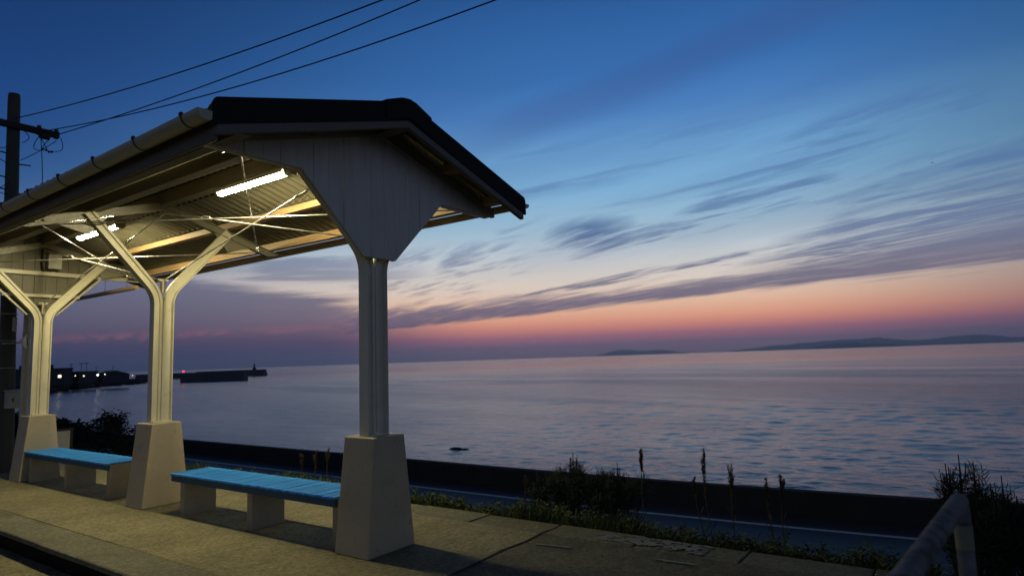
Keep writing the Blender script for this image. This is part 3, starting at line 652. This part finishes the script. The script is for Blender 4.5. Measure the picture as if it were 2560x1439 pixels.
# ------------------------------------------------------------------ handrail close to the camera
hr = empty('handrail', (2.068, .054, -.18), 'worn grey pipe handrail with one upright, close to the camera', 'handrail')
MB().tube([(2.055, .056, 1.095), (1.7, .092, 1.095), (1.0, .163, 1.095), (.1, .254, 1.095)], .0215, 16).build('rail', steelp, hr, smooth=True)
MB().tube([(2.066, .054, -.18), (2.066, .054, 1.02), (2.062, .055, 1.085), (2.045, .057, 1.098)], .0195, 16).build('post', mat('grey_pipe_post', (.17, .18, .165), .75, var=.3, vscale=14, spec=.25, stain=((.05, .045, .035), 15, .52, .66, .7)), hr, smooth=True)
MB().tube([(2.066, .054, .975), (2.066, .054, 1.035)], .0205, 16).build('tape_band', tape, hr, smooth=True)
ps_ = MB().tube([(.9, .173, -.18), (.9, .173, 1.07)], .0245, 12).build('post', MATS['grey_pipe_post'], hr, smooth=True)

# ------------------------------------------------------------------ plants
gr = MB(); gr.keep = 1
for i in range(11500):
    y = random.uniform(.3, 9.5) if random.random() < .8 else random.uniform(9.5, 20)
    cl = mnoise.noise(Vector((y*1.3, 3, 0)))*.5+.5
    x = 5.12+abs(random.gauss(0, .16)); h = random.uniform(.05, .17)*max(.12, -.35+2.6*cl)*(1-.3*(x-5.12))*(.75 if y < 2.3 else 1)
    a = random.uniform(0, 6.28); l = random.uniform(.1, .6)*h; bx, by = math.cos(a)*l, math.sin(a)*l; w = random.uniform(.003, .007); a2 = random.uniform(0, 6.28); wx, wy = math.cos(a2)*w, math.sin(a2)*w
    z = -.07-.05*(x-5.1)
    gr.add([(x-wx, y-wy, z), (x+wx, y+wy, z), (x+bx*.4+wx*.7, y+by*.4+wy*.7, z+h*.6), (x+bx, y+by, z+h), (x+bx*.4-wx*.7, y+by*.4-wy*.7, z+h*.6)], [(0, 1, 2, 3, 4)])
for i in range(800):                         # weedy sprigs
    y = random.uniform(.3, 9); cl = mnoise.noise(Vector((y*1.3, 3, 0)))*.5+.5
    x = 5.14+abs(random.gauss(0, .15)); h = random.uniform(.06, .17)*(.5+cl*1.2); z = -.08
    tx, ty = random.uniform(-.04, .04), random.uniform(-.04, .04)
    for k in range(16):
        f = (k+2)/18; a = k*2.4+i; gr.leaf((x+tx*f, y+ty*f, z+h*f), (math.cos(a), math.sin(a), .5), random.uniform(.025, .055), .016)
tag(gr.build('grass', grassm), 'low green grass and weeds along the back edge of the platform', 'grass', kind='stuff')

def pine(x, y, zb, top, r, n, label, seed):
    random.seed(seed)
    P = empty('pine_shrub', (x, y, zb), label, 'shrub', 'young pines on the bank behind the platform')
    st = MB(); nd = MB(); nd.keep = 1
    for i in range(n):
        a = random.uniform(0, 6.28); rr = r*math.sqrt(random.random()); f = 1-(rr/r)**2*.22
        hx, hy = x+rr*math.cos(a), y+rr*math.sin(a); ht = zb+(top-zb)*f*random.uniform(.74, .98) if i else top
        if i == 0: hx, hy = x, y
        bx, by = x+(hx-x)*.3, y+(hy-y)*.3; mid = Vector((hx+(bx-hx)*.25, hy+(by-hy)*.25, zb+(ht-zb)*.55))
        st.tube([(bx, by, zb-.1), mid, (hx, hy, ht-.08)], [.014, .009, .006], 5)
        tl = random.uniform(.09, .17) if i else .20
        st.tube([(hx, hy, ht-tl), (hx+random.uniform(-.008, .008), hy, ht)], [.0055, .0035], 5)          # candle
        for q in range(random.randint(1, 4)):
            b2 = random.uniform(0, 6.28); ex, ey = .035*math.cos(b2), .035*math.sin(b2); st.tube([(hx, hy, ht-tl), (hx+ex, hy+ey, ht-tl+.035), (hx+ex*1.2, hy+ey*1.2, ht-tl*.25)], [.005, .0045, .0028], 4)
        top_n = Vector((hx, hy, ht-tl*.75))
        for q in range(420):
            f2 = random.random(); p = mid.lerp(top_n, f2) if random.random() < .75 else Vector((bx, by, zb)).lerp(mid, f2)
            p += Vector((random.gauss(0, .035), random.gauss(0, .035), random.gauss(0, .03))); nd.leaf(p, (random.gauss(0, 1), random.gauss(0, 1), random.uniform(.1, 1.5)), random.uniform(.05, .10), .0065)
    st.build('stem', bark, P); nd.build('foliage', pinem, P)
pine(6.05, 3.55, -.35, .48, .45, 22, 'dark pine shrub with upright candles seen against the sea, left of the tall stalk', 11)
pine(6.15, 3.08, -.4, .40, .46, 19, 'lower dark pine shrub touching the tall-candled one on its seaward side', 12)
pine(5.60, .13, -.3, .72, .30, 17, 'tallest dark pine shrub, its candles rising directly behind the handrail top', 13)
pine(5.55, -.10, -.3, .60, .28, 16, 'dark pine shrub just right of the handrail post', 14)
pine(5.6, -.36, -.3, .60, .34, 18, 'dark pine shrub cut off by the right edge of the picture', 15)
random.seed(21)
def stalk(x, y, top, head, label, lean=0.0):
    P = empty('seed_stalk', (x, y, -.12), label, 'plant', 'tall dry seed stalks behind the platform')
    z0 = -.12; A = Vector((x, y, z0)); B = Vector((x+random.uniform(-.02, .02), y+lean, top)); n = 10
    pts = [A.lerp(B, i/n)+Vector((0, .012*math.sin(math.pi*i/n), 0)) for i in range(n+1)]
    MB().tube(pts, [.0055-.0035*i/n for i in range(n+1)], 5).build('stem', stalkm, P)
    hd = MB(); hd.keep = 1
    nb_ = 7
    for br in range(nb_):
        f0 = 1-head/(top-z0)*random.uniform(.35, 1.0); p0 = A.lerp(B, f0); p1 = p0+Vector((random.uniform(-.022, .022), random.uniform(-.03, .03), random.uniform(.4, .8)*head)); 
        if br == 0: p0, p1 = A.lerp(B, 1-head/(top-z0)), B
        hd.tube([p0, p1], .0022, 4)
        for i in range(110):
            p = p0.lerp(p1, random.random())+Vector((random.gauss(0, .0045), random.gauss(0, .0045), random.gauss(0, .004))); hd.leaf(p, (random.gauss(0, 1), random.gauss(0, 1), random.gauss(.8, .8)), random.uniform(.008, .016), .008)
    hd.build('seed_head', stalkm, P)
    lv = MB(); lv.keep = 1
    for i in range(6):
        p = A.lerp(B, random.uniform(.05, .5)); a = random.uniform(0, 6.28); lv.leaf(p, (math.cos(a)*.6, math.sin(a)*.6, .9), random.uniform(.06, .12), .010)
    lv.build('foliage', stalkm, P)
stalk(5.62, 2.56, .62, .20, 'tallest thin seed stalk, standing alone right of the pine shrub')
stalk(5.60, 1.93, .575, .27, 'thick dry seed stalk with the widest brown head, leaning left', .06)
stalk(5.60, 1.99, .37, .15, 'short reddish seed stalk leaning beside the widest-headed one', .10)
stalk(5.60, 1.74, .525, .24, 'straight brown seed stalk next to the widest-headed one')
stalk(5.60, 1.41, .40, .16, 'seed stalk leaning left, first of the pair nearest the handrail', .06)
stalk(5.60, 1.345, .435, .16, 'upright seed stalk, second of the pair nearest the handrail')
stalk(5.60, 3.86, .25, .13, 'short reddish seed stalk between the near plinth and the pine shrub')
stalk(5.60, 7.54, .28, .12, 'faint seed stalk above the blue bench, far left of three')
stalk(5.60, 7.25, .32, .15, 'faint seed stalk above the blue bench, middle of three')
stalk(5.60, 7.03, .38, .17, 'faint seed stalk above the blue bench, tallest of three')

# bushy tree beyond the far bench
tr = empty('small_tree', (8.0, 18.6, -2.0), 'dark spreading small tree between the two far plinths', 'tree')
st = MB(); lf = MB(); lf.keep = 1; random.seed(33)
st.tube([(8.0, 18.6, -2.2), (8.03, 18.6, -1.2), (7.98, 18.6, -.5), (7.96, 18.5, .3)], [.08, .065, .045, .015], 8)
for i in range(46):
    a = random.uniform(0, 6.28); f = random.random(); zb = -1.3+1.55*f; L = (1.15-.85*f)*random.uniform(.6, 1.05); e = Vector((7.98+L*math.cos(a), 18.55+L*math.sin(a), zb+random.uniform(-.05, .32)))
    b0 = Vector((7.98, 18.57, zb-.15)); m_ = b0.lerp(e, .55)+Vector((0, 0, .06)); st.tube([b0, m_, e], [.018, .011, .005], 5)
    for q in range(120):
        p = b0.lerp(e, random.uniform(.3, 1.05))+Vector((random.gauss(0, .09), random.gauss(0, .09), random.gauss(0, .045))); lf.leaf(p, (random.gauss(0, 1), random.gauss(0, 1), random.gauss(.1, .5)), random.uniform(.06, .13), .035)
st.build('trunk', bark, tr); lf.build('crown', leafd, tr)

# overgrown bank running down to the road on the left
bk = MB(); bk.keep = 1; random.seed(5)
def bank_top(f): return Vector((9.0+f*13.0, 51.5-f*7.5, .35-3.2*f-1.2*max(0, f-.55)))
for i in range(26000):
    f = random.random()*1.05-.35; T_ = bank_top(f); k = random.random()**1.5
    p = T_+Vector((random.gauss(0, .5)-1.5*k, random.gauss(0, .5)-3*k, -k*3.6+.22*mnoise.noise(Vector((f*26, 0, 1)))+random.gauss(0, .07)))
    bk.leaf(p, (random.gauss(0, 1), random.gauss(0, 1), random.gauss(.4, .6)), random.uniform(.18, .40), .15)
co = MB(); n = 30
for i in range(n+1):
    f = -.5+1.6*i/n; T_ = bank_top(f); co.v += [tuple(T_+Vector((-3, -6, -4.5))), tuple(T_+Vector((0, 0, -.25))), tuple(T_+Vector((3, 3, -5)))]
    if i: co.f += [(3*i-3, 3*i-2, 3*i+1, 3*i), (3*i-2, 3*i-1, 3*i+2, 3*i+1)]
tag(co.build('bank', soil), kind='structure')
tag(bk.build('bank_scrub', leafd), 'dark scrub covering the bank behind the far bench', 'scrub', kind='stuff')

# ------------------------------------------------------------------ harbour across the bay
def hpt(x, y): return (x, y)
hd = MB(); random.seed(8)
edge = [(40, 405), (95, 400), (128, 414), (150, 425), (167, 443), (186, 470), (215, 497), (243, 530), (268, 584), (300, 660), (352, 778), (300, 900), (100, 900), (-60, 800)]
top = [(x*.985-2, y*1.01+4) for x, y in edge]
hd.hexa([(x, y, SEA-1) for x, y in edge], [(x, y, SEA+3.6) for x, y in top]); tag(hd.build('headland', landm), kind='structure')
rk = MB()
for i in range(60):
    f = random.random()*7.9; i0 = int(f); p = Vector(edge[i0]).lerp(Vector(edge[i0+1]), f-i0); rk.ball((p.x+random.uniform(-4, 2), p.y, SEA+random.uniform(0, 2.0)), random.uniform(2, 5), random.uniform(2, 5), random.uniform(1, 2.4), 7, 5, .4)
tag(rk.build('shore_rocks', rockm), 'dark rocks lining the far harbour shore', 'rocks', kind='stuff')
hl = MB(); nn = 40
for i in range(nn+1):
    f = i/nn; x = -900+f*1250; h = 150*math.exp(-((f-.55)/.30)**2)*(.85+.25*mnoise.noise(Vector((f*7, 2, 0)))); h *= 1-max(0, (f-.86))/.14 if f > .86 else 1
    hl.v += [(x, 1400-60*math.sin(f*3), SEA-2), (x+20, 1560, h-6), (x, 1900, SEA-2)]
    if i: hl.f += [(3*i-3, 3*i-2, 3*i+1, 3*i), (3*i-2, 3*i-1, 3*i+2, 3*i+1)]
tag(hl.build('hill', landm, smooth='all'), kind='structure')
import math as _m
def at(az_x, az_y, Dn):  # unit direction scaled
    L = _m.hypot(az_x, az_y); return (az_x/L*Dn, az_y/L*Dn)
def building(name, x0, x1, yb, w, zt, roof, label, pitch=0, windows=()):
    B = empty(name, ((x0+x1)/2, yb, SEA+3.4), label, 'building', 'dark harbour buildings across the bay')
    z0 = SEA+3.2; MB().box(x0, x1, yb, yb+w, z0, zt).build('wall', bldm, B)
    if pitch: MB().prism([(x0-.6, zt), (x1+.6, zt), ((x0+x1)/2, zt+pitch)], yb-.5, yb+w+.5).build('roof', landm, B)
    else:
        MB().box(x0-.3, x1+.3, yb-.3, yb+w+.3, zt, zt+.6).build('roof', landm, B)
        if roof: MB().box(x0+roof[0], x0+roof[1], yb+2, yb+w-2, zt+.6, zt+roof[2]).build('rooftop_room', bldm, B)
    for wx, wz in windows: MB().box(wx-.8, wx+.8, yb-.08, yb-.02, wz-.7, wz+.7).build('window', lampw, B)
    return B
building('warehouse', 132, 157, 424, 18, 4.2, (4, 16, 2.6), 'big dark flat-roofed harbour building, largest on the far shore', windows=((150.5, .1),))
building('harbour_shed', 161, 171, 426, 10, 2.0, None, 'boxy dark harbour shed right of the big flat-roofed building')
building('boathouse', 173, 188, 424, 14, .0, None, 'low dark harbour shed with a pitched roof near the breakwater', 2.4)
def hlamp(x, y, zt, head, m, label, zb=SEA+3.4, r=.6):
    P = empty('harbour_lamp', (x, y, zb), label, 'street lamp', 'lit harbour lamps across the bay')
    MB().tube([(x, y, zb), (x, y, zt)], [.16, .10], 6).build('pole', iron, P); MB().ball((x, y, zt), r, n=8, m=6).build('lamp_head', m, P)
hlamp(156.5, 419, .15, 0, lampw, 'dim double light beside the big harbour building', r=.3)
hlamp(160.5, 418, -.15, 0, lampw, 'small warm-white lit lamp in front of the boxy shed', r=.4)
hlamp(167.8, 418, .12, 0, lampc, 'brightest white lamp on the far harbour shore', r=.55)
hlamp(170.6, 415.5, .35, 0, lampw, 'small greenish-white lamp right of the brightest harbour lamp', r=.35)
hlamp(187.5, 419, -1.0, 0, lampw, 'faint lamp by the pitched-roof shed', r=.25)
def mast(x, y, zt, label, arm):
    P = empty('mast', (x, y, SEA+3.4), label, 'mast', 'thin dark masts over the harbour')
    MB().tube([(x, y, SEA+3.4), (x, y, zt)], [.22, .12], 6).build('pole', iron, P)
    if arm: MB().box(x-1.1, x+1.1, y-.15, y+.15, zt-.5, zt-.1).build('floodlight', iron, P)
mast(157.6, 428, 6.9, 'harbour floodlight mast just right of the big flat-roofed building', 1)
mast(163.6, 430, 7.4, 'harbour floodlight mast, left one of two over the boxy shed', 1)
mast(167.2, 432, 7.6, 'harbour floodlight mast, right one of two over the boxy shed', 1)
mast(171.6, 430, 5.4, 'thin bare mast between the boxy shed and the pitched-roof shed', 0)
mast(183.5, 436, 6.0, 'thin bare mast above the pitched-roof shed', 0)
bw = MB(); bw.hexa([(350, 778, SEA-2), (352, 770, SEA-2), (433, 652, SEA-2), (441, 657, SEA-2)], [(351, 777, -2.2), (353, 771, -2.2), (432.5, 654, -1.9), (439, 658, -1.9)])
bw.hexa([(388, 716, -2.3), (390, 713, -2.3), (436, 655, -2.0), (439, 658, -2.0)], [(388.5, 716, -1.2), (390, 713.5, -1.2), (436, 656, -1.0), (438.5, 658, -1.0)])
tag(bw.build('breakwater', harb, origin=(395, 715, SEA)), 'long dark outer breakwater with a light tower at its tip', 'breakwater')
b2_ = MB().hexa([(256.5, 496, SEA-2), (281.7, 451, SEA-2), (288, 455, SEA-2), (262, 501, SEA-2)], [(256.8, 496, -1.2), (281.5, 451.4, -1.15), (287.5, 455, -1.15), (262, 500.5, -1.2)])
tag(b2_.build('breakwater', harb, origin=(270, 475, SEA)), 'short detached dark breakwater in front of the long one', 'breakwater')
lt = empty('light_tower', (425, 653+14, -1.0), 'small dark light tower at the tip of the long breakwater', 'tower')
MB().tube([(427, 663, -2), (427, 663, 1.4)], [2.3, 1.7], 10).build('base', harb, lt); MB().tube([(427, 663, 1.4), (427, 663, 4.4)], [.9, .7], 10).build('column', harb, lt); MB().ball((427, 663, 5.0), .9, n=8, m=6).build('lantern', iron, lt)
rl = empty('harbour_beacon', (188, 352.5, -1.3), 'red lit beacon above the detached breakwater', 'beacon')
rl.location = (259.5, 497, -1.2)
MB().tube([(259.5, 497, -1.3), (259.5, 497, -.2)], .25, 6).build('pole', iron, rl); MB().ball((259.5, 497, .15), .75, n=8, m=6).build('lamp_head', lampr, rl)

# islands on the horizon
def island(name, pts, Dm, m, depth):
    b_ = MB(); q = []
    for (a0, e0), (a1, e1) in zip(pts, pts[1:]):
        st_ = max(2, int((a1-a0)/.12))
        for i in range(st_): q.append((a0+(a1-a0)*i/st_, e0+(e1-e0)*i/st_))
    q.append(pts[-1]); n_ = 0
    for a, e in q:
        dv = Vector((math.sin(rad(a)), math.cos(rad(a)))); zt = H+Dm*math.tan(rad(max(0, e)*.78))*(1+.10*mnoise.noise(Vector((a*2.2, Dm*.001, 0)))+.05*mnoise.noise(Vector((a*8, 1, 0))))
        P0, P1, P2 = dv*(Dm-depth), dv*Dm, dv*(Dm+depth)
        b_.v += [(P0.x, P0.y, SEA-3), (P1.x, P1.y, max(zt, SEA-2)), (P2.x, P2.y, SEA-3)]
        if n_: b_.f += [(3*n_-3, 3*n_-2, 3*n_+1, 3*n_), (3*n_-2, 3*n_-1, 3*n_+2, 3*n_+1)]
        n_ += 1
    tag(b_.build(name, m, smooth='all'), kind='structure')
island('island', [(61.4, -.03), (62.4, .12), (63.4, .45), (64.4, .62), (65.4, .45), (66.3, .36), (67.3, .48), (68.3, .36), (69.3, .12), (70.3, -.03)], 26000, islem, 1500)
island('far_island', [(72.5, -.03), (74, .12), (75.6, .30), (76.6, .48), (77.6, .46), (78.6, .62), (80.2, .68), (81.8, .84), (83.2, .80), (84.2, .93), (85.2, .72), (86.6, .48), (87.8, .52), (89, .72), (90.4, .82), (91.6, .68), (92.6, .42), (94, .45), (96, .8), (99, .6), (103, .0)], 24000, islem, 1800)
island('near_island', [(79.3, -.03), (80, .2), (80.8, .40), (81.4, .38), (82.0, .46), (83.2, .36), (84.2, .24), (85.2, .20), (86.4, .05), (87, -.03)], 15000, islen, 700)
ro = MB(); random.seed(3); ro.ball((53.6, 45.9, SEA), .55, .85, .24, 10, 6, .35); ro.ball((53.9, 44.9, SEA), .4, .5, .16, 8, 5, .3)
tag(ro.build('sea_rock', rockm, origin=(53.6, 45.7, SEA)), 'small dark rock awash in the sea right of the middle of the seawall', 'rock')
r2 = MB(); r2.ball((58.6, 143, SEA), 1.9, 1.3, .6, 12, 6, .4); tag(r2.build('sea_rock', rockm, origin=(58.6, 143, SEA)), 'dark rock in the bay beside the small tree', 'rock')
# one far bird
bd = MB(); c = Vector((0, 0, H)) ; dv = (F_+R_*((2330-1280)/1599.54)+U_*((719.5-407)/1599.54)).normalized(); c = c+dv*80
bd.tube([c+R_*-.12, c, c+R_*.14], [.01, .035, .015], 6); bd.add([c, c+R_*.05, c+R_*-.05+F_*.3+U_*.06], [(0, 1, 2)]); bd.add([c, c+R_*.05, c+R_*.0-F_*.3+U_*.06], [(0, 1, 2)])
tag(bd.build('bird', wirem, origin=c), 'tiny dark bird flying in the sky at the right', 'bird')

# thin air over the bay
hm = bpy.data.materials.new('haze_air'); hm.use_nodes = True; t_ = hm.node_tree; t_.nodes.clear()
pv = t_.nodes.new('ShaderNodeVolumePrincipled'); pv.inputs['Color'].default_value = (.80, .90, 1.0, 1); pv.inputs['Density'].default_value = 2.8e-5; pv.inputs['Anisotropy'].default_value = .74
ho = t_.nodes.new('ShaderNodeOutputMaterial'); t_.links.new(pv.outputs[0], ho.inputs['Volume'])
hz = MB().box(-4000, 29500, -29500, 29500, -11, 470).build('haze', hm); tag(hz, kind='stuff', label='thin evening haze over the sea', cat='haze'); hz.display_type = 'WIRE'
